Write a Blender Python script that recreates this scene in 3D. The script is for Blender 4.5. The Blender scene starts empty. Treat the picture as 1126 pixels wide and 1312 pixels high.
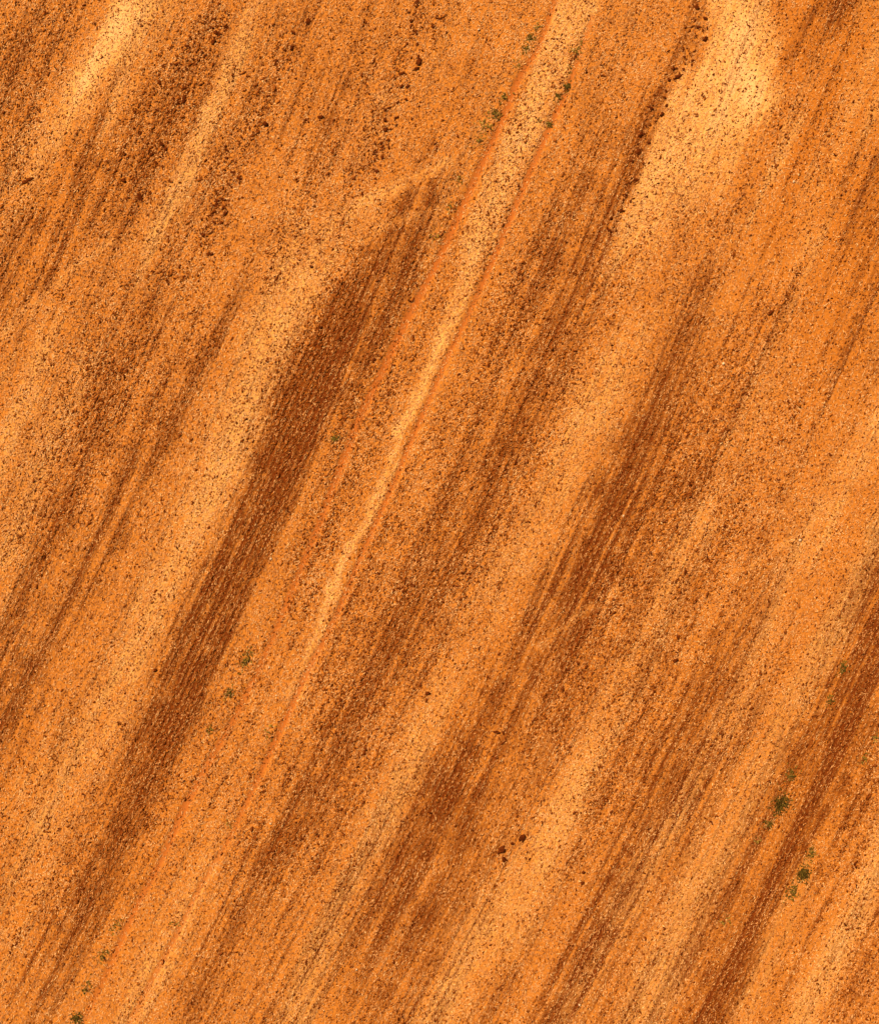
import bpy, math, random
import numpy as np

# ------------------------------------------------------------------ scale
# A stubble field seen straight down from a drone.  1 photo pixel = 2.5 cm of ground.
PW, PH, S = 1126.0, 1312.0, 0.025
rng = np.random.default_rng(7)
random.seed(7)
scn = bpy.context.scene
col = scn.collection

def wx(px): return (np.asarray(px, dtype=np.float64) - PW/2) * S
def wy(py): return (PH/2 - np.asarray(py, dtype=np.float64)) * S
def px_of(x): return np.asarray(x)/S + PW/2
def py_of(y): return PH/2 - np.asarray(y)/S

# ------------------------------------------------------------------ numpy noise
def _hash(ix, iy, seed):
    h = (ix.astype(np.uint32)*np.uint32(374761393) + iy.astype(np.uint32)*np.uint32(668265263)
         + np.uint32((seed*974634777) & 0xffffffff))
    h = (h ^ (h >> np.uint32(13))) * np.uint32(1274126177)
    h = h ^ (h >> np.uint32(16))
    return (h & np.uint32(0xffffff)).astype(np.float32) / np.float32(0xffffff)

def vnoise(x, y, seed=0):
    x = np.asarray(x, dtype=np.float32); y = np.asarray(y, dtype=np.float32)
    fx = np.floor(x); fy = np.floor(y)
    ix = fx.astype(np.int64); iy = fy.astype(np.int64)
    tx = x-fx; ty = y-fy
    tx = tx*tx*(3-2*tx); ty = ty*ty*(3-2*ty)
    a = _hash(ix, iy, seed); b = _hash(ix+1, iy, seed)
    c = _hash(ix, iy+1, seed); d = _hash(ix+1, iy+1, seed)
    return (a*(1-tx)+b*tx)*(1-ty) + (c*(1-tx)+d*tx)*ty

def fbm(x, y, seed=0, octs=3, gain=0.5):
    t = 0; amp = 1; tot = 0; f = 1
    for o in range(octs):
        t = t + amp*vnoise(x*f+o*17.3, y*f-o*9.1, seed+o); tot += amp; amp *= gain; f *= 2.03
    return t/tot

# rows and bands lean: x grows by SL for every pixel up
SL = 0.46
_n = math.hypot(1, SL)
def uv(px, py):
    """across the rows / along the rows, in pixels"""
    u = (px + 0.40*py + 0.00005*py*py)/_n     # the rows curve slightly
    v = (SL*px - py)/_n
    return u, v

# ------------------------------------------------------------------ band maps (photo pixels)
G0, GSTEP = -260, 4
gx = np.arange(G0, 1126+260, GSTEP, dtype=np.float32)
gy = np.arange(G0, 1312+260, GSTEP, dtype=np.float32)
GX, GY = np.meshgrid(gx, gy)
# ragged edges
GU, GV = uv(GX, GY)
_sh = 22*(fbm(GU/10, GV/150, 11, 3)-0.5) + 12*(fbm(GX/16, GY/16, 12, 3)-0.5)     # frayed along the rows
_al = 170*(fbm(GU/7, GV/90, 13, 2)-0.5)
GWX = GX + (_sh + SL*_al)/_n
GWY = GY + (SL*_sh - _al)/_n

GIX = GX + 22*(fbm(GX/22, GY/22, 17, 3, .6)-0.5)          # frayed evenly
GIY = GY + 22*(fbm(GX/22, GY/22, 18, 3, .6)-0.5)
def extend(p):
    p = [list(q) for q in p]
    for end, nxt in ((0, 1), (-1, -2)):
        x, y = p[end][:2]
        if x < 18 or x > PW-18 or y < 18 or y > PH-18:
            dx, dy = x-p[nxt][0], y-p[nxt][1]
            L = math.hypot(dx, dy) or 1
            q = [x+dx/L*260, y+dy/L*260] + p[end][2:]
            if end == 0: p.insert(0, q)
            else: p.append(q)
    return p

def stroke(pts, soft=1.0, crisp=False):
    """pts: (x, y, width, strength).  Soft band along the polyline."""
    pts = extend(pts)
    X, Y = ((GWX, GWY), (GX, GY), (GIX, GIY))[int(crisp)]
    best = np.zeros_like(GX)
    for a, b in zip(pts[:-1], pts[1:]):
        dx, dy = b[0]-a[0], b[1]-a[1]
        L2 = dx*dx+dy*dy or 1
        t = np.clip(((X-a[0])*dx + (Y-a[1])*dy)/L2, 0, 1)
        d = np.hypot(X-(a[0]+t*dx), Y-(a[1]+t*dy))
        w = (a[2]+(b[2]-a[2])*t)*0.5
        s = a[3]+(b[3]-a[3])*t
        f = np.clip((w*(1+0.45*soft)-d)/(w*0.9*soft+1e-3), 0, 1)
        f = f*f*(3-2*f)*s
        best = np.maximum(best, f)
    return best

# bands of standing stubble with bare dark soil between the rows
DARK = [
 [(526,284,56,.8),(500,330,72,1.05),(462,400,80,1.2),(418,470,84,1.5),(382,535,80,1.45),(352,600,70,1.1),(318,680,70,1.15),(282,765,74,1.2),(240,850,76,1.2),(205,930,72,1.05),(170,1000,64,.8),(138,1070,62,.55),(100,1150,66,.35),(55,1240,80,.28),(15,1312,90,.28)],
 [(548,205,56,.5),(522,262,54,.55)],
 [(628,20,50,.25),(590,110,56,.35),(560,190,50,.45)],
 [(812,170,50,.3),(772,260,84,.5),(738,340,92,.7),(700,430,84,.55),(655,530,62,.4),(618,610,60,.5),(585,680,60,.3),(545,760,60,.2)],
 [(520,790,60,.4),(470,880,56,.4),(432,950,60,.55),(395,1030,66,.6),(342,1120,70,.6),(296,1190,60,.4),(255,1255,70,.45),(240,1312,70,.35)],
 [(925,330,50,.25),(890,420,64,.4),(858,500,66,.55),(812,590,70,.75),(770,680,74,.85),(728,760,76,.9),(690,825,66,.75),(650,880,60,.65),(610,950,70,.55),(580,1020,80,.6)],
 [(585,1010,90,.5),(548,1090,120,.55),(520,1170,120,.5),(512,1250,70,.5),(490,1312,80,.45)],
 [(897,0,26,.8),(890,50,26,.8),(868,92,36,.8),(838,125,34,.9),(822,185,22,.55),(806,240,22,.4),(786,290,26,.3)],
 [(1068,-5,60,.9),(1035,45,50,.7),(1015,80,40,.3)],
 [(1082,60,22,.5),(1065,95,22,.45),(1040,160,18,.3),(1022,210,24,.5),(1005,255,26,.55),(985,310,34,.65),(955,370,34,.5),(930,430,34,.4)],
 [(1126,330,60,.45),(1085,400,60,.4),(1060,470,50,.3)],
 [(1126,230,40,.35),(1090,290,50,.3)],
 [(1015,700,40,.3),(975,770,50,.45),(945,840,60,.6),(905,915,66,.55),(872,985,70,.6),(830,1070,72,.6),(795,1140,72,.7),(758,1210,72,.75),(730,1275,66,.7),(712,1312,66,.65)],
 [(900,1000,90,.25),(850,920,110,.3),(900,850,100,.25)],
 [(1126,790,60,.6),(1092,880,70,.6),(1058,960,70,.55),(1030,1040,70,.55),(990,1110,66,.55),(945,1185,60,.5),(915,1250,70,.7),(890,1312,70,.65)],
 [(1126,880,80,.4),(1105,960,60,.4),(1070,1040,60,.4)],
 [(242,480,40,.3),(212,550,46,.65),(180,590,46,.65),(152,655,46,.6),(122,725,50,.6),(92,785,50,.55),(55,870,50,.45),(15,955,50,.45)],
 [(100,590,40,.3),(100,640,44,.45),(66,675,46,.5),(48,712,44,.5),(30,750,40,.4),(8,800,40,.4)],
 [(0,880,60,.45),(30,830,50,.35)],
 [(12,150,70,.45),(35,60,80,.5),(75,5,60,.4)],
 [(140,150,60,.4),(105,235,66,.5),(70,290,66,.5),(30,360,60,.45),(0,405,60,.6)],
 [(240,140,60,.3),(190,200,60,.35),(150,280,70,.3)],
 [(400,0,70,.35),(372,90,70,.4),(340,170,60,.35)],
 [(470,25,44,.4),(445,85,50,.4),(414,145,50,.35),(380,220,40,.25)],
 [(330,330,60,.3),(285,420,60,.4),(255,470,50,.4)],
 [(180,420,60,.3),(140,510,60,.35),(100,570,50,.35)],
 [(440,640,50,.2),(425,700,44,.3)],
 [(700,490,40,.3),(660,560,40,.35),(625,630,36,.4)],
 [(760,880,70,.3),(700,960,70,.3)],
 [(1126,1190,50,.4),(1092,1270,60,.45),(1075,1312,60,.45)],
 [(650,1230,40,.3),(640,1280,40,.3)],
 [(1000,420,60,.25),(960,500,50,.2),(925,600,70,.3),(870,650,60,.3)],
 [(980,650,70,.3),(920,720,70,.35),(870,790,60,.3),(830,850,60,.35)],
 [(150,1100,60,.3),(60,1230,70,.3)],
]
# paler bands where dust and flattened straw cover the soil
PALE = [
 [(174,-5,46,.9),(152,35,44,1.1),(127,80,42,1.2),(106,110,38,1.2),(92,130,30,.6)],
 [(200,-5,60,.5),(150,90,70,.55),(90,140,60,.5),(40,200,60,.35),(0,260,60,.3)],
 [(334,-5,26,.45),(300,80,26,.6),(272,135,24,.75),(245,195,24,.65),(222,255,28,.55),(180,320,30,.35)],
 [(745,-5,52,.68),(712,70,48,.74),(682,140,46,.78),(653,205,44,.8),(630,265,43,.82),(604,330,32,.75),(588,385,22,.75),(560,450,17,.85),(541,500,16,.9),(510,565,16,.95),(482,635,16,.95),(450,705,16,.95),(424,770,18,.95),(395,845,20,.8),(370,900,28,.5)],
 [(938,-5,66,.95),(948,40,72,1.05),(952,85,82,1.1),(958,115,76,1.1),(955,142,56,.8)],
 [(935,90,100,.85),(885,155,90,.85),(850,225,66,.8),(822,290,56,.65),(795,350,48,.45)],
 [(960,150,60,.4),(920,210,70,.4),(890,270,60,.35)],
 [(1022,160,22,.45),(1000,215,22,.5),(978,265,22,.3)],
 [(815,440,50,.3),(770,500,80,.5),(730,580,70,.4),(705,650,60,.3),(670,740,60,.3)],
 [(480,280,30,.35),(400,300,90,.4),(370,360,80,.5),(335,450,66,.55),(305,540,60,.55),(262,640,60,.5),(218,740,60,.45),(175,840,60,.45),(130,940,60,.45),(80,1030,60,.4),(40,1130,60,.4),(0,1230,60,.4)],
 [(290,1070,40,.35),(250,1150,44,.45),(205,1225,50,.5),(160,1312,50,.4)],
 [(575,870,50,.35),(536,956,44,.5),(481,1073,44,.55),(427,1167,44,.5),(403,1229,44,.5),(378,1312,50,.4)],
 [(868,750,40,.35),(831,839,44,.5),(796,893,48,.5),(749,990,48,.55),(694,1100,50,.55),(640,1180,70,.55),(590,1250,70,.55),(552,1312,70,.55)],
 [(1126,550,50,.45),(1074,627,46,.4),(1035,695,40,.35),(990,790,32,.4),(944,893,34,.55),(901,967,36,.6),(862,1045,36,.65),(820,1124,36,.65),(773,1210,36,.6),(738,1280,34,.5),(722,1312,34,.5)],
 [(1126,690,46,.45),(1080,780,46,.45),(1040,850,44,.4),(985,950,50,.4),(930,1060,60,.4),(880,1160,60,.45),(845,1250,60,.5),(822,1312,60,.5)],
 [(1126,1095,44,.6),(1089,1175,46,.6),(1056,1245,46,.6),(1024,1312,46,.5)],
 [(1040,1120,26,.35),(995,1196,28,.4),(972,1250,28,.4),(948,1312,28,.35)],
 [(985,450,40,.3),(967,507,50,.4),(955,550,46,.35)],
 [(915,635,44,.4),(878,712,44,.45),(845,790,40,.3)],
 [(70,400,40,.4),(50,460,40,.45),(20,530,40,.45),(0,580,40,.4)],
 [(110,480,40,.35),(75,560,50,.4),(45,640,44,.4),(10,720,44,.4)],
 [(1046,220,36,.25),(1030,330,40,.35),(1000,420,30,.3)],
 [(1126,80,50,.3),(1085,180,50,.3)],
 [(60,930,30,.3),(30,1020,36,.3)],
 [(500,110,50,.3),(460,190,44,.25)],
 [(655,700,60,.3),(610,790,50,.3)],
]
# cross-wise pale drag lines
VEIN = [
 [(575,205,16,.5),(505,240,20,.55),(450,268,22,.55),(395,300,22,.4),(330,345,22,.3)],
 [(560,268,12,.35),(500,285,14,.4),(440,320,16,.3)],
 [(340,612,8,.5),(280,602,7,.45),(220,600,6,.4)],
 [(800,752,10,.45),(745,785,10,.55),(690,828,10,.35)],
 [(1040,676,8,.4),(990,706,8,.45),(945,738,8,.3)],
 [(1060,900,8,.3),(1010,930,8,.3)],
 [(230,70,12,.3),(170,110,12,.3),(90,150,16,.3)],
 [(0,430,18,.5),(40,395,16,.4),(110,330,14,.3),(180,290,12,.3)],
]
# compacted bare soil of the two wheel ruts
RUT_A = [(712,-5,14,.5),(690,60,14,.6),(664,100,15,.9),(640,160,16,1),(612,220,16,1),(590,270,18,1),(560,335,22,.9),(520,410,26,.8),(492,470,26,.8),(462,530,22,.7),(435,600,18,.7),(405,680,18,.6),(372,760,20,.5),(335,850,20,.45),(300,920,20,.5),(262,985,20,.55),(236,1035,22,.7),(205,1105,22,.5),(170,1170,22,.55),(140,1240,22,.4),(105,1312,22,.35)]
RUT_B = [(758,20,12,.4),(728,110,12,.6),(700,170,14,.9),(676,225,14,1),(655,275,14,1),(632,330,14,.7),(606,390,12,.5),(574,455,12,.6),(524,570,12,.6),(495,640,12,.6),(462,712,12,.6),(430,790,12,.6),(396,855,14,.8),(366,920,14,.7),(336,985,14,.6),(298,1065,14,.4),(255,1140,14,.4),(226,1198,14,.5),(190,1265,14,.5),(165,1312,14,.4)]
# belts where the straw is matted flat and full of holes
SPECK = [
 [(270,20,40,.9),(235,90,60,1),(205,150,70,1),(185,210,60,.8),(150,280,50,.5)],
 [(365,50,34,.8),(330,150,44,.9),(290,220,50,.9),(265,290,50,.7),(235,350,70,.8)],
 [(545,15,40,.7),(505,90,40,.7),(470,160,50,.7),(430,250,70,.8),(360,330,70,.6)],
 [(60,30,70,.7),(30,120,70,.7),(10,200,60,.4)],
 [(450,340,60,.7),(380,460,60,.9),(340,550,60,.8)],
 [(560,310,50,.8),(520,420,60,.8),(470,540,60,.9),(430,640,60,.9),(395,730,60,.9),(370,800,50,.7)],
 [(690,330,60,.8),(640,430,60,.9),(590,540,60,.9),(545,640,80,.9),(500,740,90,.9),(440,860,90,.9),(390,950,70,.8)],
 [(800,330,50,.7),(750,420,60,.7),(690,520,70,.8),(640,640,70,.8),(580,760,80,.8),(500,890,70,.7),(440,1010,60,.7),(390,1110,60,.7)],
 [(970,430,60,.8),(920,520,80,.9),(860,620,70,.9),(830,700,60,.9),(790,790,70,.8),(720,900,70,.7)],
 [(1020,520,50,.8),(985,590,50,.8),(940,660,70,.9),(960,720,70,.7),(900,760,70,.8),(850,850,80,.8),(800,950,80,.8),(780,1040,70,.8)],
 [(170,400,80,.8),(130,500,90,.9),(90,610,70,.9),(50,700,60,.8)],
 [(250,430,70,.7),(200,540,70,.6)],
 [(960,860,50,.7),(900,960,60,.7)],
 [(1126,1010,60,.8),(1090,1080,60,.8),(1060,1150,50,.7)],
 [(1126,1210,60,.8),(1085,1290,60,.8)],
 [(880,180,40,.5),(850,240,40,.5),(900,300,60,.5),(870,400,50,.6)],
 [(1000,160,60,.5),(1050,190,60,.5)],
 [(300,880,80,.5),(150,1020,90,.5),(40,1190,80,.5)],
 [(720,60,50,.55),(660,200,50,.6),(600,350,36,.6)],
 [(330,990,60,.8),(300,1080,60,.7),(420,1090,80,.7)],
]

# where the soil itself is a deeper orange
WARM = [
 [(1085,-5,230,.7),(1075,200,240,.75),(1085,420,200,.6),(1060,560,120,.3)],
 [(1126,760,140,.4),(1040,1040,120,.45),(930,1290,120,.3)],
 [(650,900,90,.35),(560,1080,90,.3)],
 [(60,960,90,.35),(10,1150,90,.4)],
 [(240,960,70,.4),(150,1180,80,.4)],
 [(430,1230,90,.35),(400,1312,90,.35)],
 [(110,170,80,.3),(60,330,90,.3)],
 [(520,380,50,.4),(460,520,50,.4)],
]
Dm = np.zeros_like(GX)
for i, s in enumerate(DARK): Dm = Dm + (1.05 if i in (0, 7, 8) else .92 if i in (1, 3) else 1.15 if i == 5 else .74)*stroke([(x, y, w*(1.08 if i == 5 else .90), a) for x, y, w, a in s], 1.5)
# wide, weak browner belts
BROAD = [
 [(600,1010,160,.22),(550,1120,220,.32),(520,1312,200,.28)],
 [(930,820,160,.2),(880,960,200,.28),(790,1130,180,.25),(720,1312,160,.2)],
 [(1126,820,160,.3),(1060,1040,190,.34),(950,1240,190,.3),(900,1312,190,.3)],
 [(690,480,120,.18),(590,680,170,.24),(480,880,160,.24),(380,1080,150,.26),(300,1312,170,.26)],
 [(480,20,150,.16),(420,170,130,.18)],
 [(250,40,150,.2),(150,200,170,.22),(40,360,140,.2)],
 [(780,120,110,.14),(740,270,130,.26),(690,400,120,.22)],
 [(180,470,170,.18),(90,680,170,.22),(20,900,150,.24)],
 [(960,480,160,.18),(870,680,170,.2),(760,900,150,.16)],
 [(420,560,90,.2),(340,760,90,.2),(260,930,90,.2)],
 [(1100,260,140,.25),(1080,440,140,.22)],
 [(60,1230,180,.2),(140,1060,120,.2)],
]
for s in BROAD: Dm = Dm + 1.0*stroke(s, 1.9)
Pm = np.zeros_like(GX)
for i, s in enumerate(PALE): q = (1.05 if i > 5 else 1)*stroke(s, 1.6, 2 if i in (0, 3, 4) else 0); Pm = np.maximum(Pm, q) + 0.25*np.minimum(Pm, q)
Vm = np.zeros_like(GX)
for s in VEIN: Vm = np.maximum(Vm, 1.15*stroke(s, 1.7, 1))
RUT_A = [(x, y, min(w, 18)*.55, min(a+.28, 1.0)) for x, y, w, a in RUT_A]; RUT_B = [(x, y, w*.6, min(a+.28, 1.0)) for x, y, w, a in RUT_B]
RA = stroke(RUT_A, 1.3, True); RB = stroke(RUT_B, 1.3, True)
Rm = np.maximum(RA, RB)
Wm = np.zeros_like(GX)
for s in WARM: Wm = np.maximum(Wm, stroke(s, 2.0))
Km = np.zeros_like(GX)
for s in SPECK: Km = np.maximum(Km, stroke(s, 1.5))

def smp(M, px, py):
    fx = np.clip((np.asarray(px)-G0)/GSTEP, 0, M.shape[1]-1.001)
    fy = np.clip((np.asarray(py)-G0)/GSTEP, 0, M.shape[0]-1.001)
    ix = fx.astype(np.int32); iy = fy.astype(np.int32)
    tx = (fx-ix).astype(np.float32); ty = (fy-iy).astype(np.float32)
    far = np.maximum(np.abs(np.asarray(px)-PW/2)-PW/2, np.abs(np.asarray(py)-PH/2)-PH/2)
    return np.clip((330-far)/100, 0, 1).astype(np.float32)*((M[iy, ix]*(1-tx)+M[iy, ix+1]*tx)*(1-ty) + (M[iy+1, ix]*(1-tx)+M[iy+1, ix+1]*tx)*ty)

def maps(px, py):
    """stubble darkness and pale cover (both with painted light falloff), rut, hole density at photo pixels"""
    u, v = uv(px, py)
    wob = 14*(fbm(u/90, v/160, 31, 2)-0.5)
    uu = u + wob
    st = fbm(uu/5.0, v/280, 21, 2)-0.5               # fine streaks that follow the rows
    st4 = vnoise(uu/2.2, v/320, 29)-0.5               # single drill lines
    st3 = fbm(uu/19.0, v/420, 27, 2)-0.5
    st2 = fbm(uu/48.0, v/520, 25, 2)-0.5
    bl = fbm(px/26, py/26, 41, 4, .6)-0.5
    down = np.clip(py/PH, 0, 1)  # light falloff toward the bottom edge, painted into d and p
    d = smp(Dm, px, py); p = smp(Pm, px, py); r = smp(Rm, px, py); k = smp(Km, px, py); ve = smp(Vm, px, py)
    edge = np.clip(1-r, 0, 1)
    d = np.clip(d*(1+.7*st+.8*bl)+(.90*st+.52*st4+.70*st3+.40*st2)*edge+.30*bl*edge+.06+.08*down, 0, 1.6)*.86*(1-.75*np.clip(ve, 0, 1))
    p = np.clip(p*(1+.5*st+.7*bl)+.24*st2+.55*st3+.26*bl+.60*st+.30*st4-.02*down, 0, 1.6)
    p = np.maximum(p, ve*(.85+1.2*st+1.6*bl))
    k = np.clip(k*(.9+.9*bl+.8*st)+.30*bl+.45*st+.30*st3+.20, 0, 1.2)*(1-.62*np.clip(p-.45, 0, 1))*(1-.6*r)
    return d, p, r, k

# ------------------------------------------------------------------ materials
def new_mat(name):
    m = bpy.data.materials.new(name); m.use_nodes = True
    nt = m.node_tree; nt.nodes.clear()
    out = nt.nodes.new('ShaderNodeOutputMaterial')
    b = nt.nodes.new('ShaderNodeBsdfPrincipled')
    b.inputs['Roughness'].default_value = 0.95
    b.inputs['Specular IOR Level'].default_value = 0.0
    nt.links.new(b.outputs[0], out.inputs[0])
    return m, nt, b
def N(nt, t, **kw):
    n = nt.nodes.new(t)
    for k, v in kw.items(): setattr(n, k, v)
    return n
def attr(nt, name):
    n = N(nt, 'ShaderNodeAttribute'); n.attribute_name = name; return n.outputs['Fac']
def mth(nt, op, a, b=None, clamp=False):
    n = N(nt, 'ShaderNodeMath', operation=op, use_clamp=clamp)
    for i, s in enumerate((a, b)):
        if s is None: continue
        if hasattr(s, 'is_linked'): nt.links.new(s, n.inputs[i])
        else: n.inputs[i].default_value = s
    return n.outputs[0]
def mix(nt, f, a, b, blend='MIX'):
    n = N(nt, 'ShaderNodeMix', data_type='RGBA', blend_type=blend)
    for i, s in ((0, f), (6, a), (7, b)):
        if hasattr(s, 'is_linked'): nt.links.new(s, n.inputs[i])
        elif isinstance(s, tuple): n.inputs[i].default_value = (*s, 1)
        else: n.inputs[i].default_value = s
    return n.outputs[2]
def noise(nt, scale, detail=3, rough=.6, vec=None, w=None):
    n = N(nt, 'ShaderNodeTexNoise'); n.inputs['Scale'].default_value = scale
    n.inputs['Detail'].default_value = detail; n.inputs['Roughness'].default_value = rough
    if vec is not None: nt.links.new(vec, n.inputs['Vector'])
    return n.outputs['Fac']
def ramp(nt, f, lo, hi):
    n = N(nt, 'ShaderNodeMapRange'); n.interpolation_type = 'SMOOTHSTEP'
    nt.links.new(f, n.inputs[0]); n.inputs[1].default_value = lo; n.inputs[2].default_value = hi
    return n.outputs[0]

SOIL_ORANGE = (.57, .168, .020)
SOIL_WARM   = (.53, .142, .013)
SOIL_RUST   = (.44, .098, .014)
DUST_PALE   = (.80, .345, .075)
DUST_GOLD   = (.92, .455, .140)
SOIL_DARK   = (.145, .0245, .0035)
SOIL_GAP    = (.240, .050, .005)

def ground_material():
    m, nt, b = new_mat('dry_orange_soil')
    geo = N(nt, 'ShaderNodeNewGeometry'); P = geo.outputs['Position']
    n1 = noise(nt, 16, 4, .65, P); n2 = noise(nt, 3.2, 4, .6, P); n3 = noise(nt, 34, 2, .6, P)
    mp = N(nt, 'ShaderNodeMapping'); mp.inputs['Rotation'].default_value = (0, 0, math.atan(SL))
    nt.links.new(P, mp.inputs[0])
    sc = N(nt, 'ShaderNodeMapping'); sc.inputs['Scale'].default_value = (9, 1.6, 1)
    nt.links.new(mp.outputs[0], sc.inputs[0])
    n4 = noise(nt, 1.5, 3, .6, sc.outputs[0])
    d = attr(nt, 'stubble'); p = attr(nt, 'pale'); r = attr(nt, 'rut')
    jit = mth(nt, 'ADD', mth(nt, 'MULTIPLY', mth(nt, 'SUBTRACT', n1, .5), 1.1), mth(nt, 'MULTIPLY', mth(nt, 'SUBTRACT', n2, .5), .7))
    fp = ramp(nt, mth(nt, 'ADD', mth(nt, 'ADD', p, jit), .02), 0, 1.05)
    wm = ramp(nt, mth(nt, 'ADD', attr(nt, 'warm'), mth(nt, 'MULTIPLY', jit, .4)), 0, 1)
    c = mix(nt, fp, mix(nt, wm, SOIL_ORANGE, SOIL_WARM), DUST_PALE)
    c = mix(nt, ramp(nt, mth(nt, 'ADD', p, mth(nt, 'MULTIPLY', jit, .5)), .80, 1.8), c, DUST_GOLD)
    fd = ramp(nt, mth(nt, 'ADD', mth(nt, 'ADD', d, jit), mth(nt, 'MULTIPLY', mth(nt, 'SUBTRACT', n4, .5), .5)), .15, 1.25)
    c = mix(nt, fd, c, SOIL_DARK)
    c = mix(nt, mth(nt, 'MULTIPLY', ramp(nt, mth(nt, 'ADD', r, mth(nt, 'MULTIPLY', jit, .5)), .1, .9), .80), c, SOIL_RUST)
    k = attr(nt, 'holes')
    n5 = noise(nt, 13, 2, .55, P)
    spots = ramp(nt, mth(nt, 'ADD', n5, mth(nt, 'MULTIPLY', mth(nt, 'ADD', k, d), .05)), .50, .66)
    spots = mth(nt, 'MULTIPLY', spots, mth(nt, 'SUBTRACT', mth(nt, 'ADD', .34, mth(nt, 'MULTIPLY', k, .45)), mth(nt, 'ADD', mth(nt, 'MULTIPLY', r, .25), mth(nt, 'MULTIPLY', p, .12))))
    c = mix(nt, spots, c, SOIL_GAP)
    g = mth(nt, 'ADD', .72, mth(nt, 'MULTIPLY', n3, .56))
    cc = N(nt, 'ShaderNodeCombineColor')
    for i in range(3): nt.links.new(g, cc.inputs[i])
    c = mix(nt, 1.0, c, cc.outputs[0], 'MULTIPLY')
    nt.links.new(c, b.inputs['Base Color'])
    bp = N(nt, 'ShaderNodeBump'); bp.inputs['Strength'].default_value = .35; bp.inputs['Distance'].default_value = .02
    nt.links.new(noise(nt, 30, 3, .7, P), bp.inputs['Height']); nt.links.new(bp.outputs[0], b.inputs['Normal'])
    return m

def tone_material(name, lo, mid, hi, scale=40, transl=0):
    """colour picked piece by piece by the 'tone' attribute, broken up by noise"""
    m, nt, b = new_mat(name)
    geo = N(nt, 'ShaderNodeNewGeometry')
    t = attr(nt, 'tone')
    r = N(nt, 'ShaderNodeValToRGB')
    e = r.color_ramp.elements
    e[0].position = 0; e[0].color = (*lo, 1); e[1].position = 1; e[1].color = (*hi, 1)
    k = e.new(.5); k.color = (*mid, 1)
    f = mth(nt, 'ADD', t, mth(nt, 'MULTIPLY', mth(nt, 'SUBTRACT', noise(nt, scale, 2, .6, geo.outputs['Position']), .5), .35), True)
    nt.links.new(f, r.inputs[0]); nt.links.new(r.outputs[0], b.inputs['Base Color'])
    return m

M_GROUND = ground_material()
M_STRAW = tone_material('dry_straw', (.30, .082, .014), (.69, .258, .066), (.92, .48, .165))
M_CLOD = tone_material('dark_earth', (.075, .012, .002), (.175, .031, .004), (.42, .106, .012), 25)
M_STONE = tone_material('pale_stone', (.55, .26, .10), (.78, .43, .19), (.88, .58, .32), 20)
M_LEAF = tone_material('dull_green_leaf', (.055, .027, .004), (.170, .092, .012), (.46, .235, .030), 18)
M_STEM = tone_material('dry_weed_stem', (.16, .09, .03), (.30, .16, .05), (.45, .25, .08), 18)

# ------------------------------------------------------------------ fast mesh building
def build(name, V, F, mat, attrs=None, smooth=False, fattrs=None):
    V = np.ascontiguousarray(V, dtype=np.float32); F = np.ascontiguousarray(F, dtype=np.int32)
    me = bpy.data.meshes.new(name)
    nf, k = F.shape
    me.vertices.add(len(V)); me.vertices.foreach_set('co', V.ravel())
    me.loops.add(nf*k); me.loops.foreach_set('vertex_index', F.ravel())
    me.polygons.add(nf)
    me.polygons.foreach_set('loop_start', np.arange(0, nf*k, k, dtype=np.int32))
    me.polygons.foreach_set('loop_total', np.full(nf, k, dtype=np.int32))
    if smooth: me.polygons.foreach_set('use_smooth', np.ones(nf, dtype=bool))
    for nm, a in (attrs or {}).items():
        at = me.attributes.new(nm, 'FLOAT', 'POINT'); at.data.foreach_set('value', np.ascontiguousarray(a, dtype=np.float32))
    for nm, a in (fattrs or {}).items():
        at = me.attributes.new(nm, 'FLOAT', 'FACE'); at.data.foreach_set('value', np.ascontiguousarray(a, dtype=np.float32))
    me.update(calc_edges=True)
    me.materials.append(mat)
    return me
def link(name, me, parent=None):
    o = bpy.data.objects.new(name, me); col.objects.link(o)
    if parent is not None: o.parent = parent
    return o
def tag(o, label=None, cat=None, group=None, kind=None):
    for k, v in (('label', label), ('category', cat), ('group', group), ('kind', kind)):
        if v: o[k] = v
    return o

# ------------------------------------------------------------------ the ground
ROW = 7.2     # stubble row spacing, pixels (18 cm)
def height(px, py):
    d, p, r, k = maps(px, py)
    u, v = uv(px, py)
    wob = 3.0*(fbm(u/40, v/60, 51, 2)-0.5)
    rowsig = 0.5+0.5*np.cos(2*np.pi*(u+wob)/ROW)
    brk = fbm(u/5.0, v/9.0, 53, 2)
    x = px; y = py
    h = 0.024*(fbm(x/6.0, y/6.0, 61, 3, .75)-0.5)
    h = h + 0.019*np.clip(d, 0, 1.2)*rowsig*np.clip(2.2*brk-.45, 0, 1.3)
    pit = np.clip(0.42-fbm(x/4.6, y/4.6, 67, 2), 0, 1)*np.clip(k, 0, 1)
    h = h - 0.10*pit
    h = h - 0.045*np.clip(r, 0, 1)
    h = h + 0.10*(fbm(x/300, y/300, 71, 2)-0.5)
    return h, d, p, r, k

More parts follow.
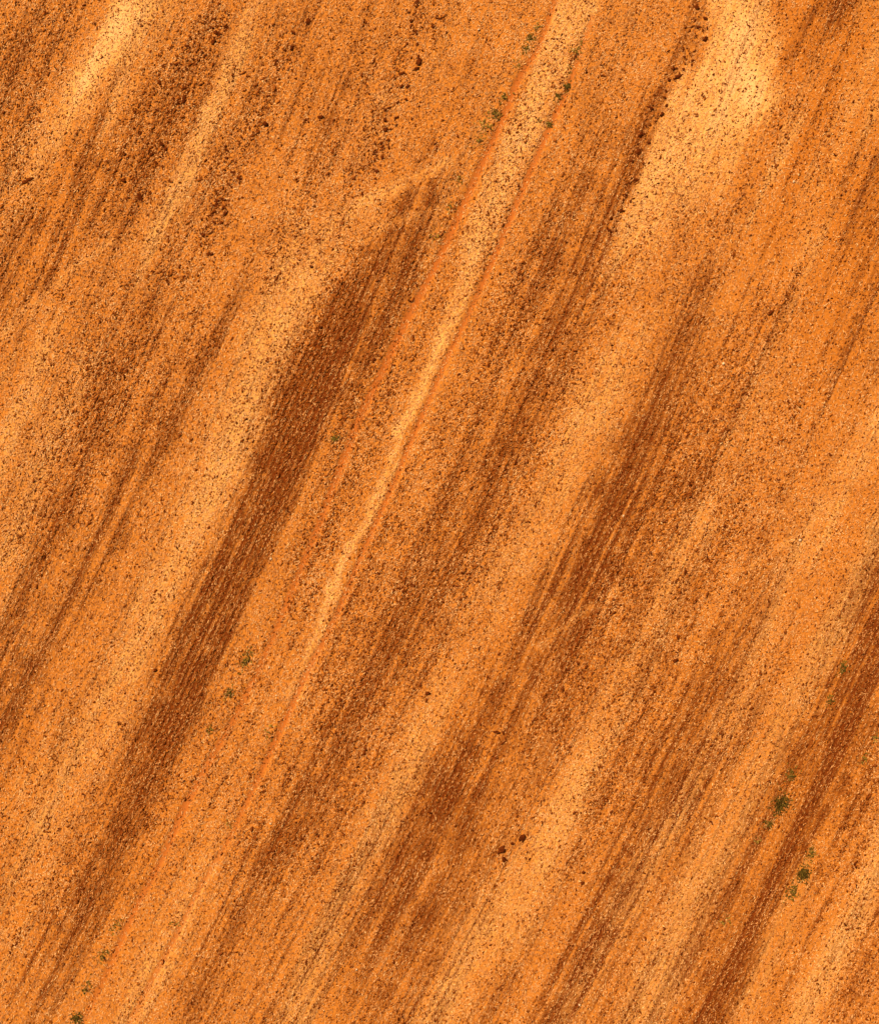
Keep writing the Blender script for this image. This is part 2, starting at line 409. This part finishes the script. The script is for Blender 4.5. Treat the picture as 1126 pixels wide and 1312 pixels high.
STEP = 0.026
MARG = 6.0
hx = PW*S/2+MARG; hy = PH*S/2+MARG
def axis(h):
    core = np.arange(-h, h+STEP/2, STEP)
    out = []; s = STEP; a = core[-1]
    while a < 1500: s *= 1.35; a += s; out.append(a)
    out = np.array(out)
    return np.concatenate([-(out[::-1]), core, out])
ax = axis(hx); ay = axis(hy)
AX, AY = np.meshgrid(ax, ay)
gpx = px_of(AX).astype(np.float32); gpy = py_of(AY).astype(np.float32)
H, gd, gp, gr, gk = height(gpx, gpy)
far = np.clip((np.maximum(np.abs(AX)-hx, np.abs(AY)-hy))/8, 0, 1)
H = H*(1-far)
nx, ny = len(ax), len(ay)
V = np.stack([AX.ravel(), AY.ravel(), H.ravel()], 1)
idx = np.arange(nx*ny, dtype=np.int32).reshape(ny, nx)
F = np.stack([idx[:-1, :-1].ravel(), idx[:-1, 1:].ravel(), idx[1:, 1:].ravel(), idx[1:, :-1].ravel()], 1)
fcx = px_of((AX[:-1, :-1]+AX[1:, 1:])/2).ravel(); fcy = py_of((AY[:-1, :-1]+AY[1:, 1:])/2).ravel()
zone = np.zeros(len(F), dtype=np.int8)
inner = (np.abs(fcx-PW/2) < PW/2+100) & (np.abs(fcy-PH/2) < PH/2+100)
TLm = stroke(PALE[0], 1.2); TRm = stroke(PALE[4], 1.2)
zone[inner & (smp(TLm, fcx, fcy) > .5)] = 3
zone[inner & (smp(TRm, fcx, fcy) > .5)] = 4
zone[inner & (smp(RA, fcx, fcy) > .22)] = 1
zone[inner & (smp(RB, fcx, fcy) > .22)] = 2
A = {'stubble': gd.ravel(), 'pale': gp.ravel(), 'rut': gr.ravel(), 'holes': gk.ravel(), 'warm': smp(Wm, gpx, gpy).ravel()}  # stubble and pale also carry the painted falloff toward the bottom
for z, nm, lab, cat in ((0, 'field', 'orange harvested stubble field with slanting dark and pale bands', 'field'),
              (1, 'wheel_track', 'bare rust coloured wheel rut with green weeds on its shoulder, left one of the pair', 'wheel track'),
              (2, 'wheel_track', 'thin rust coloured wheel rut along the right edge of the pale strip', 'wheel track'),
              (3, 'bare_soil', 'small pale yellow bare patch in the upper left corner', 'bare soil'),
              (4, 'bare_soil', 'pale yellow bare patch with hooked edge near the upper right corner', 'bare soil')):
    fs = F[zone == z]
    used, inv = np.unique(fs.ravel(), return_inverse=True)
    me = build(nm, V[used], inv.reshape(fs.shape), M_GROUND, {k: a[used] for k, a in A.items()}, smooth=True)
    tag(link(nm, me), lab, cat, None, 'structure')

def ground_z(px, py): return height(np.asarray(px, dtype=np.float32), np.asarray(py, dtype=np.float32))[0]

# ------------------------------------------------------------------ straw litter
def straw(n, lenr, widr, seed, rows):
    r = np.random.default_rng(seed)
    m = 230
    px = r.uniform(-m, PW+m, n).astype(np.float32); py = r.uniform(-m, PH+m, n).astype(np.float32)
    u, v = uv(px, py)
    if rows:      # snap to the drill rows
        wob = 3.0*(fbm(u/40, v/60, 51, 2)-0.5)
        uu = (np.round((u+wob)/ROW)*ROW - wob) + r.normal(0, 1.4, n)
        du = uu-u
        px = (px + du/_n).astype(np.float32); py = (py + du*SL/_n).astype(np.float32)
    h, d, p, rr, k = height(px, py)
    if rows: prob = np.clip(d*1.1-.12, 0, 1)
    else:    prob = np.clip(.68-.58*d+.10*p+.18*np.clip(k, 0, 1)-.45*smp(Wm, px, py), .08, 1)*(1-.7*np.clip(rr, 0, 1))*(1-.65*np.clip(p-.75, 0, 1))
    keep = r.random(n) < prob
    px, py, h, d, p, k = (a[keep] for a in (px, py, h, d, p, k)); n = len(px)
    ang = math.atan2(1, SL) + r.normal(0, .32 if rows else .75, n)
    L = r.uniform(*lenr, n)*.5; W = r.uniform(*widr, n)*.5
    til = r.normal(0, .22, n)
    dx, dy = np.cos(ang), np.sin(ang)
    cx, cy = wx(px), wy(py); cz = h+r.uniform(.005, .026, n)
    arch = r.uniform(-.004, .014, n)
    Vs = []
    for t in (-1, 0, 1):
        ex = cx+dx*L*t; ey = cy+dy*L*t; ez = cz+til*L*t+arch*(1-t*t)
        ww = W*(1 if t == 0 else .6)
        roll = r.normal(0, .3, n)
        Vs.append(np.stack([ex-dy*ww, ey+dx*ww, ez-roll*ww], 1)); Vs.append(np.stack([ex+dy*ww, ey-dx*ww, ez+roll*ww], 1))
    Vv = np.stack(Vs, 1).reshape(-1, 3)
    base = (np.arange(n)*6)[:, None]
    Fv = np.concatenate([base+np.array([[0, 1, 3, 2]]), base+np.array([[2, 3, 5, 4]])], 1).reshape(-1, 4)
    pp = fbm(px/30, py/30, 81, 3)
    tone = np.clip(r.normal(.50, .26, n) + .24*(p-.3) - (.26 if rows else .24)*d + .5*(pp-.5), 0, 1)
    return Vv, Fv, np.repeat(tone, 2)
parts = [straw(960000, (.03, .09), (.011, .024), 101, False), straw(520000, (.035, .10), (.011, .023), 102, True)]
off = 0; VV = []; FF = []; TT = []
for a, b_, c_ in parts:
    VV.append(a); FF.append(b_+off); TT.append(c_); off += len(a)
me = build('straw_litter', np.concatenate(VV), np.concatenate(FF), M_STRAW, fattrs={'tone': np.concatenate(TT)})
tag(link('straw_litter', me), 'dry straw and cut stubble lying over the whole field', 'straw', None, 'stuff')

# ------------------------------------------------------------------ earth clods
def ico():
    t = (1+5**.5)/2
    v = np.array([(-1,t,0),(1,t,0),(-1,-t,0),(1,-t,0),(0,-1,t),(0,1,t),(0,-1,-t),(0,1,-t),(t,0,-1),(t,0,1),(-t,0,-1),(-t,0,1)], dtype=float)
    v /= np.linalg.norm(v[0])
    f = np.array([(0,11,5),(0,5,1),(0,1,7),(0,7,10),(0,10,11),(1,5,9),(5,11,4),(11,10,2),(10,7,6),(7,1,8),(3,9,4),(3,4,2),(3,2,6),(3,6,8),(3,8,9),(4,9,5),(2,4,11),(6,2,10),(8,6,7),(9,8,1)])
    return v, f
IV, IF = ico()
def clods(n, seed):
    r = np.random.default_rng(seed)
    m = 230
    px = r.uniform(-m, PW+m, n).astype(np.float32); py = r.uniform(-m, PH+m, n).astype(np.float32)
    h, d, p, rr, k = height(px, py)
    uc, vc = uv(px, py)
    cl = .5*fbm(px/7, py/7, 91, 2)+.5*vnoise(uc/3.3, vc/45, 93)
    prob = np.clip((.11+.50*k+.70*np.clip(d, 0, 1))*(.25+1.9*np.clip(cl-.28, 0, 1))*(1-.5*rr), 0, 1)
    keep = r.random(n) < prob
    px, py, h, k, d = (a[keep] for a in (px, py, h, k, d)); n = len(px)
    s = np.clip(r.lognormal(math.log(.0148), .34, n), .007, .036)*(.85+.3*k)
    ang = math.atan2(1, SL)+r.normal(0, .6, n); el = r.uniform(1.1, 2.6, n)
    Vv = np.repeat(IV[None], n, 0)*(1+r.normal(0, .22, (n, 12, 1)))
    lx = Vv[:, :, 0]*(s*el)[:, None]; ly = Vv[:, :, 1]*s[:, None]; lz = Vv[:, :, 2]*(s*.7)[:, None]
    c, sn = np.cos(ang)[:, None], np.sin(ang)[:, None]
    out = np.stack([wx(px)[:, None]+lx*c-ly*sn, wy(py)[:, None]+lx*sn+ly*c, (h+.014+s*.25)[:, None]+lz], 2).reshape(-1, 3)
    Fv = (np.arange(n)*12)[:, None, None]+IF[None]
    tone = np.clip(r.normal(.68, .28, n), 0, 1)
    return out, Fv.reshape(-1, 3), np.repeat(tone, 20), n
cv, cf, ct, nclod = clods(560000, 201)
me = build('loose_earth', cv, cf, M_CLOD, fattrs={'tone': ct})
tag(link('loose_earth', me), 'fine dark brown crumbs of earth speckling the straw', 'loose earth', None, 'stuff')
print('crumbs', nclod)

# ------------------------------------------------------------------ single clods that can be picked out
IV2 = None
def lump_mesh(seed, sx, sy, sz, mat, name):
    """an irregular lump, subdivided icosahedron with noise"""
    r = np.random.default_rng(seed)
    v = [tuple(a) for a in IV]; f = [tuple(a) for a in IF]
    for _ in range(1):
        mid = {}; nf = []
        v = [np.array(a) for a in v]
        def mp(a, b):
            key = (min(a, b), max(a, b))
            if key not in mid:
                q = (v[a]+v[b])/2; q = q/np.linalg.norm(q); mid[key] = len(v); v.append(q)
            return mid[key]
        for a, b, c in f:
            ab, bc, ca = mp(a, b), mp(b, c), mp(c, a)
            nf += [(a, ab, ca), (b, bc, ab), (c, ca, bc), (ab, bc, ca)]
        f = nf
    v = np.array(v)*(1+r.normal(0, .25, (len(v), 1)))
    v = v*np.array([sx, sy, sz])
    v[:, 2] = np.maximum(v[:, 2], -.4*sz)
    return build(name, v, np.array(f), mat, fattrs={'tone': np.clip(r.normal(.14, .14, len(f))+(.4 if mat is M_STONE else 0), 0, 1)})

def put(o, px, py, dz=0, rz=0):
    o.location = (float(wx(px)), float(wy(py)), float(ground_z(np.array([px]), np.array([py]))[0])+dz)
    o.rotation_euler = (0, 0, rz)

CLODS = []   # filled below
STONES = []
WEEDS = []
exec_sections = True

# (x, y, half length m, half width m, turn, label, group)
def clod(px, py, a, b, rz, label, group=None, seed=None):
    sd = seed if seed is not None else int(px*7+py*13)
    o = link('earth_clod', lump_mesh(sd, a, b, min(a, b)*.55, M_CLOD, 'earth_clod'))
    put(o, px, py, min(a, b)*.12+.01, rz)
    tag(o, label, 'clod', group)
def stone(px, py, a, label):
    o = link('stone', lump_mesh(int(px*3+py*5), a, a*.75, a*.6, M_STONE, 'stone'))
    put(o, px, py, a*.35+.015, random.uniform(0, 3)); tag(o, label, 'stone', 'pale stones on the field')

clod(36, 232, .22, .065, .38, 'long dark clod lying crosswise near the left edge, below the pale yellow patch')
clod(643, 1089, .135, .10, .6, 'largest of the dark clods in the cluster low in the middle')
clod(669, 1074, .13, .10, 1.2, 'dark clod at the upper end of the cluster low in the middle')
clod(646, 1101, .10, .075, -.5, 'small dark clod just under the largest of the cluster')
clod(656, 1081, .06, .05, .2, 'smallest clod between the two big ones of the cluster')
clod(986, 401, .10, .06, .7, 'dark clod alone on the pale ground right of the long dark bands')
clod(411, 150, .085, .07, 0, 'round dark clod below the dark streak near the top')
clod(537, 80, .12, .085, .9, 'largest dark clod in the row of clods left of the wheel tracks')
clod(555, 34, .07, .06, .2, 'dark clod at the upper end of the row left of the wheel tracks')
clod(494, 166, .09, .07, .3, 'dark clod at the lower end of the row left of the wheel tracks')
clod(548, 888, .08, .065, .3, 'lone dark clod on the orange ground below the middle')
clod(865, 846, .09, .06, .3, 'dark clod in the brown speckled belt right of the wide dark band')
clod(636, 938, .12, .04, -.2, 'flat dark clod lying crosswise at the edge of a dark band')
clod(199, 859, .06, .05, 0, 'small dark clod beside the upper left of the darkest band, low down')
clod(746, 1132, .07, .055, .6, 'dark clod at the left edge of the lower dark band')
clod(747, 1118, .06, .045, .3, 'smaller dark clod just above another at the left edge of the lower dark band')
CLOD_MESHES = [lump_mesh(900+i, .060*(1+.3*(i % 3)), .045, .032, M_CLOD, 'earth_clod') for i in range(10)]
def clod_row(pts, spread, n, label, group):
    r = np.random.default_rng(int(pts[0][0]))
    seg = np.cumsum([0]+[math.hypot(b[0]-a[0], b[1]-a[1]) for a, b in zip(pts[:-1], pts[1:])])
    xs = []; ys = []
    for i in range(n):
        t = r.uniform(0, seg[-1])
        x = np.interp(t, seg, [q[0] for q in pts]); y = np.interp(t, seg, [q[1] for q in pts])
        xs.append(x+r.normal(0, spread)); ys.append(max(2, y+r.normal(0, spread)))
    zs = ground_z(np.array(xs), np.array(ys))
    for i in range(n):
        o = link('earth_clod', CLOD_MESHES[int(r.integers(10))])
        q = float(np.clip(r.lognormal(-.25, .35), .45, 1.6))
        o.location = (float(wx(xs[i])), float(wy(ys[i])), float(zs[i])+.012); o.rotation_euler = (0, 0, r.uniform(0, 6.28)); o.scale = (q, q, q)
        tag(o, label, 'clod', group)
clod_row([(298, 4), (266, 39), (241, 82), (213, 131), (190, 192), (165, 240)], 13, 70, 'small dark clod scattered between the upper left pale patch and the thin pale streak', 'clods left of the thin pale streak')
clod_row([(372, 30), (359, 67), (323, 170), (291, 210), (277, 273), (240, 345)], 11, 60, 'small dark clod scattered along the lower side of the thin pale streak', 'clods right of the thin pale streak')
clod_row([(545, 8), (530, 60), (512, 110), (490, 170), (468, 235)], 11, 45, 'small dark clod in the straggling row left of the wheel tracks near the top', 'clods left of the wheel tracks')
clod_row([(900, 4), (893, 50), (868, 92), (838, 125), (822, 185), (806, 240), (784, 300)], 7, 70, 'small dark clod in the dark line beside the hooked pale patch', 'clods beside the hooked pale patch')
for (px, py), w in zip([(613, 38), (347, 716), (1016, 233), (974, 245), (345, 855), (354, 891), (347, 1055), (457, 1242), (742, 1287), (798, 661), (1024, 692), (926, 466)],
        ['near the top, left of the wheel tracks', 'beside the darkest band, in the wheel track', 'in the orange upper right, the brighter of two', 'in the orange upper right, the fainter of two',
         'between the wheel tracks below the pale strip', 'on the yellowish ground beside the wheel track', 'low down on the brown band', 'on the dark ground near the bottom edge', 'at the foot of the dark band by the bottom edge',
         'on the dark band right of the middle', 'at the start of a dark crack near the right', 'on the speckled belt high on the right']):
    stone(px, py, random.uniform(.032, .050), 'small pale stone ' + w)

# ------------------------------------------------------------------ weeds
def weed_mesh(seed, rx, ry, n, hgt, dark):
    r = np.random.default_rng(seed)
    cx = r.normal(0, .50, n)*rx; cy = r.normal(0, .55, n)*ry
    ang = r.uniform(0, 2*np.pi, n); L = r.uniform(.04, .11, n); W = r.uniform(.010, .022, n)
    dx, dy = np.cos(ang), np.sin(ang)
    dd = np.clip(1-np.hypot(cx/rx, cy/ry), 0, 1)
    z0 = r.uniform(.0, .5, n)*hgt*dd; rise = r.uniform(.2, 1.0, n)*hgt*(.4+dd)
    Vs = []
    for t, wv, zt in ((0, .5, 0), (.55, 1, .8), (1, .15, .75)):
        x = cx+dx*L*t; y = cy+dy*L*t; z = z0+rise*zt
        Vs.append(np.stack([x-dy*W*wv, y+dx*W*wv, z], 1)); Vs.append(np.stack([x+dy*W*wv, y-dx*W*wv, z], 1))
    Vv = np.stack(Vs, 1).reshape(-1, 3)
    base = (np.arange(n)*6)[:, None]
    Fv = np.concatenate([base+np.array([[0, 1, 3, 2]]), base+np.array([[2, 3, 5, 4]])], 1).reshape(-1, 4)
    tone = np.clip(r.normal(.66-.54*dark, .2, n), 0, 1)
    return build('foliage', Vv, Fv, M_LEAF, fattrs={'tone': np.repeat(tone, 2)})
def stem_mesh(seed, rx, ry, n, hgt):
    r = np.random.default_rng(seed+5)
    Vs = []; Fs = []
    for i in range(n):
        x, y = r.normal(0, .3)*rx, r.normal(0, .3)*ry; tx, ty = r.normal(0, .05, 2); h = hgt*r.uniform(.7, 1.15); q = .006
        b = len(Vs)
        for z, ox, oy, s in ((-.02, 0, 0, q), (h*.6, tx*.5, ty*.5, q*.8), (h, tx, ty, q*.4)):
            for k in range(4):
                Vs.append((x+ox+s*math.cos(k*math.pi/2), y+oy+s*math.sin(k*math.pi/2), z))
        for lv in (0, 4):
            for k in range(4): Fs.append((b+lv+k, b+lv+(k+1) % 4, b+lv+4+(k+1) % 4, b+lv+4+k))
    return build('stem', np.array(Vs), np.array(Fs), M_STEM, fattrs={'tone': r.random(len(Fs))})
def weed(px, py, wpx, hpx, dark, label, lean=.0, dens=1.0):
    """wpx, hpx: size across and along the row in photo pixels"""
    rx, ry = wpx*S/2, hpx*S/2
    seed = int(px*11+py*3)
    n = int(max(9, 2300*rx*ry*dens*(.26+.92*dark)))
    hgt = .04+.08*min(1, max(rx, ry)/.35)
    o = bpy.data.objects.new('weed', None); col.objects.link(o); o.empty_display_size = .2
    put(o, px, py, 0, -math.atan(SL)+lean)
    link('foliage', weed_mesh(seed, rx, ry, n, hgt, dark), o)
    for i in range(1+int(4*ry)): link('stem', stem_mesh(seed+31*i, rx, ry, 1, hgt), o)
    tag(o, label, 'weed', 'green weeds along the wheel tracks and furrows')

# on the shoulder of the first wheel rut, from the top down
weed(688, 35, 9, 14, .2, 'faint green weed at the top of the left wheel rut')
weed(680, 48, 10, 14, .5, 'small dark green weed, second from the top on the left wheel rut')
weed(673, 62, 11, 12, .5, 'small ragged green weed just below the two top ones on the left rut')
weed(662, 82, 9, 12, .1, 'faint olive weed alone on the left rut, level with the dark weed across the strip')
weed(645, 124, 10, 16, .3, 'olive weed on the left rut above the broad weed patch')
weed(634, 146, 16, 16, .55, 'darkest weed of the broad patch on the left wheel rut')
weed(622, 163, 20, 26, .05, 'broad pale olive weed below the dark one on the left rut', dens=.8)
weed(614, 180, 12, 16, .25, 'small olive weed at the foot of the broad patch on the left rut', dens=.7)
weed(588, 231, 10, 14, .3, 'thin brownish green weed on the left rut, below the broad patch', dens=.8)
weed(577, 265, 9, 18, .3, 'narrow upright olive weed on the left rut beside a pale stone spot', dens=.8)
weed(558, 302, 16, 22, .0, 'very faint yellowish weed patch where the left rut widens', dens=.5)
# along the other rut
weed(744, 56, 8, 12, .3, 'small olive weed at the top of the right wheel rut')
weed(737, 66, 16, 13, .2, 'wider olive weed just under the top one of the right rut')
weed(731, 88, 8, 10, .2, 'tiny olive weed between the pairs on the right rut')
weed(726, 111, 14, 13, .9, 'dark almost black green weed on the right wheel rut')
weed(714, 123, 9, 9, .7, 'small dark weed below the black green one on the right rut')
weed(702, 158, 16, 10, .45, 'ragged green weed lowest on the right wheel rut')
weed(691, 154, 7, 8, .5, 'tiny weed beside the lowest ragged one on the right rut')
# lower left furrow
weed(430, 561, 12, 14, .55, 'dark green weed beside the darkest part of the long dark band')
weed(316, 843, 13, 30, .5, 'greyish weed at the side of the dark band below the middle', dens=.7)
weed(294, 888, 12, 18, .75, 'dark purplish weed next down from the greyish one by the dark band', dens=.8)
weed(269, 935, 9, 16, .4, 'thin green weed right of the dark band, third of its line', dens=.7)
weed(345, 935, 16, 24, -.1, 'yellow green weed on the pale ground between the lower tracks', dens=.7)
weed(292, 1054, 10, 10, .1, 'small yellowish green weed on the lower right track', dens=.8)
weed(224, 1181, 11, 9, .1, 'small bright olive weed low on the pale band at lower left', dens=.8)
weed(150, 1185, 12, 26, .45, 'grey green weed streak above the dark one in the lower left', dens=.5)
weed(133, 1223, 13, 26, .45, 'grey green weed streak midway down the lower left furrow', dens=.5)
weed(112, 1263, 12, 24, .5, 'grey green weed streak just above the bottom dark weed', dens=.5)
weed(99, 1304, 15, 14, .85, 'dark weed at the bottom edge in the lower left furrow')
# lower right furrow
weed(1079, 856, 12, 20, .65, 'dark green weed near the right edge, above all the others there', dens=.8)
weed(1062, 898, 12, 22, .4, 'faint brownish weed below the uppermost one near the right edge', dens=.5)
weed(1012, 992, 12, 22, .5, 'thin greyish weed at the top of the biggest dark clump', dens=.8)
weed(999, 1030, 21, 28, .95, 'biggest dark green clump in the lower right furrow', dens=1.2)
weed(984, 1056, 15, 14, .8, 'small dark clump just below the biggest green one')
weed(970, 1077, 10, 10, .3, 'faint olive weed trailing below the biggest dark clump', dens=.7)
weed(1038, 1092, 13, 20, .6, 'thin dark weed just above the second black clump', dens=.8)
weed(1028, 1119, 18, 20, 1.0, 'compact black green clump, darkest of the lower right furrow', dens=1.3)
weed(1013, 1143, 17, 26, .45, 'olive brown weed patch trailing below the black clump', dens=.7)
weed(927, 1180, 18, 20, .1, 'faint olive weed patch on the orange ground left of the black clump', dens=.5)
weed(1106, 972, 14, 16, .4, 'olive weed at the right edge on the brown band, lower of two', dens=.6)
weed(1120, 945, 12, 14, .4, 'olive weed touching the right edge on the brown band', dens=.6)

# ------------------------------------------------------------------ light, sky, camera
EL, AZ = math.radians(54), math.radians(318)      # sun up and to the left of the picture
w = bpy.data.worlds.new('World'); scn.world = w; w.use_nodes = True
nt = w.node_tree; nt.nodes.clear()
sky = nt.nodes.new('ShaderNodeTexSky'); sky.sky_type = 'NISHITA'; sky.sun_disc = False
sky.sun_elevation = EL; sky.sun_rotation = AZ
bg = nt.nodes.new('ShaderNodeBackground'); bg.inputs[1].default_value = .05
wo = nt.nodes.new('ShaderNodeOutputWorld')
nt.links.new(sky.outputs[0], bg.inputs[0]); nt.links.new(bg.outputs[0], wo.inputs[0])
ld = bpy.data.lights.new('sun', 'SUN'); ld.energy = 4.6; ld.angle = math.radians(.5); ld.color = (1, .91, .74)
lo = bpy.data.objects.new('sun', ld); col.objects.link(lo)
# azimuth measured from +Y (top of the picture) clockwise
from mathutils import Vector
sd = Vector((math.sin(AZ)*math.cos(EL), math.cos(AZ)*math.cos(EL), math.sin(EL)))
lo.rotation_euler = sd.to_track_quat('Z', 'Y').to_euler(); lo.location = sd*60

cd = bpy.data.cameras.new('camera'); co = bpy.data.objects.new('camera', cd); col.objects.link(co)
CH = 42.0
co.location = (0, 0, CH); co.rotation_euler = (0, 0, 0)
cd.sensor_fit = 'VERTICAL'; cd.sensor_height = 24
cd.lens = 24*CH/(PH*S)
cd.clip_end = 5000
scn.camera = co
scn.view_settings.view_transform = 'Standard'; scn.view_settings.look = 'None'
scn.view_settings.exposure = .36; scn.view_settings.gamma = 1
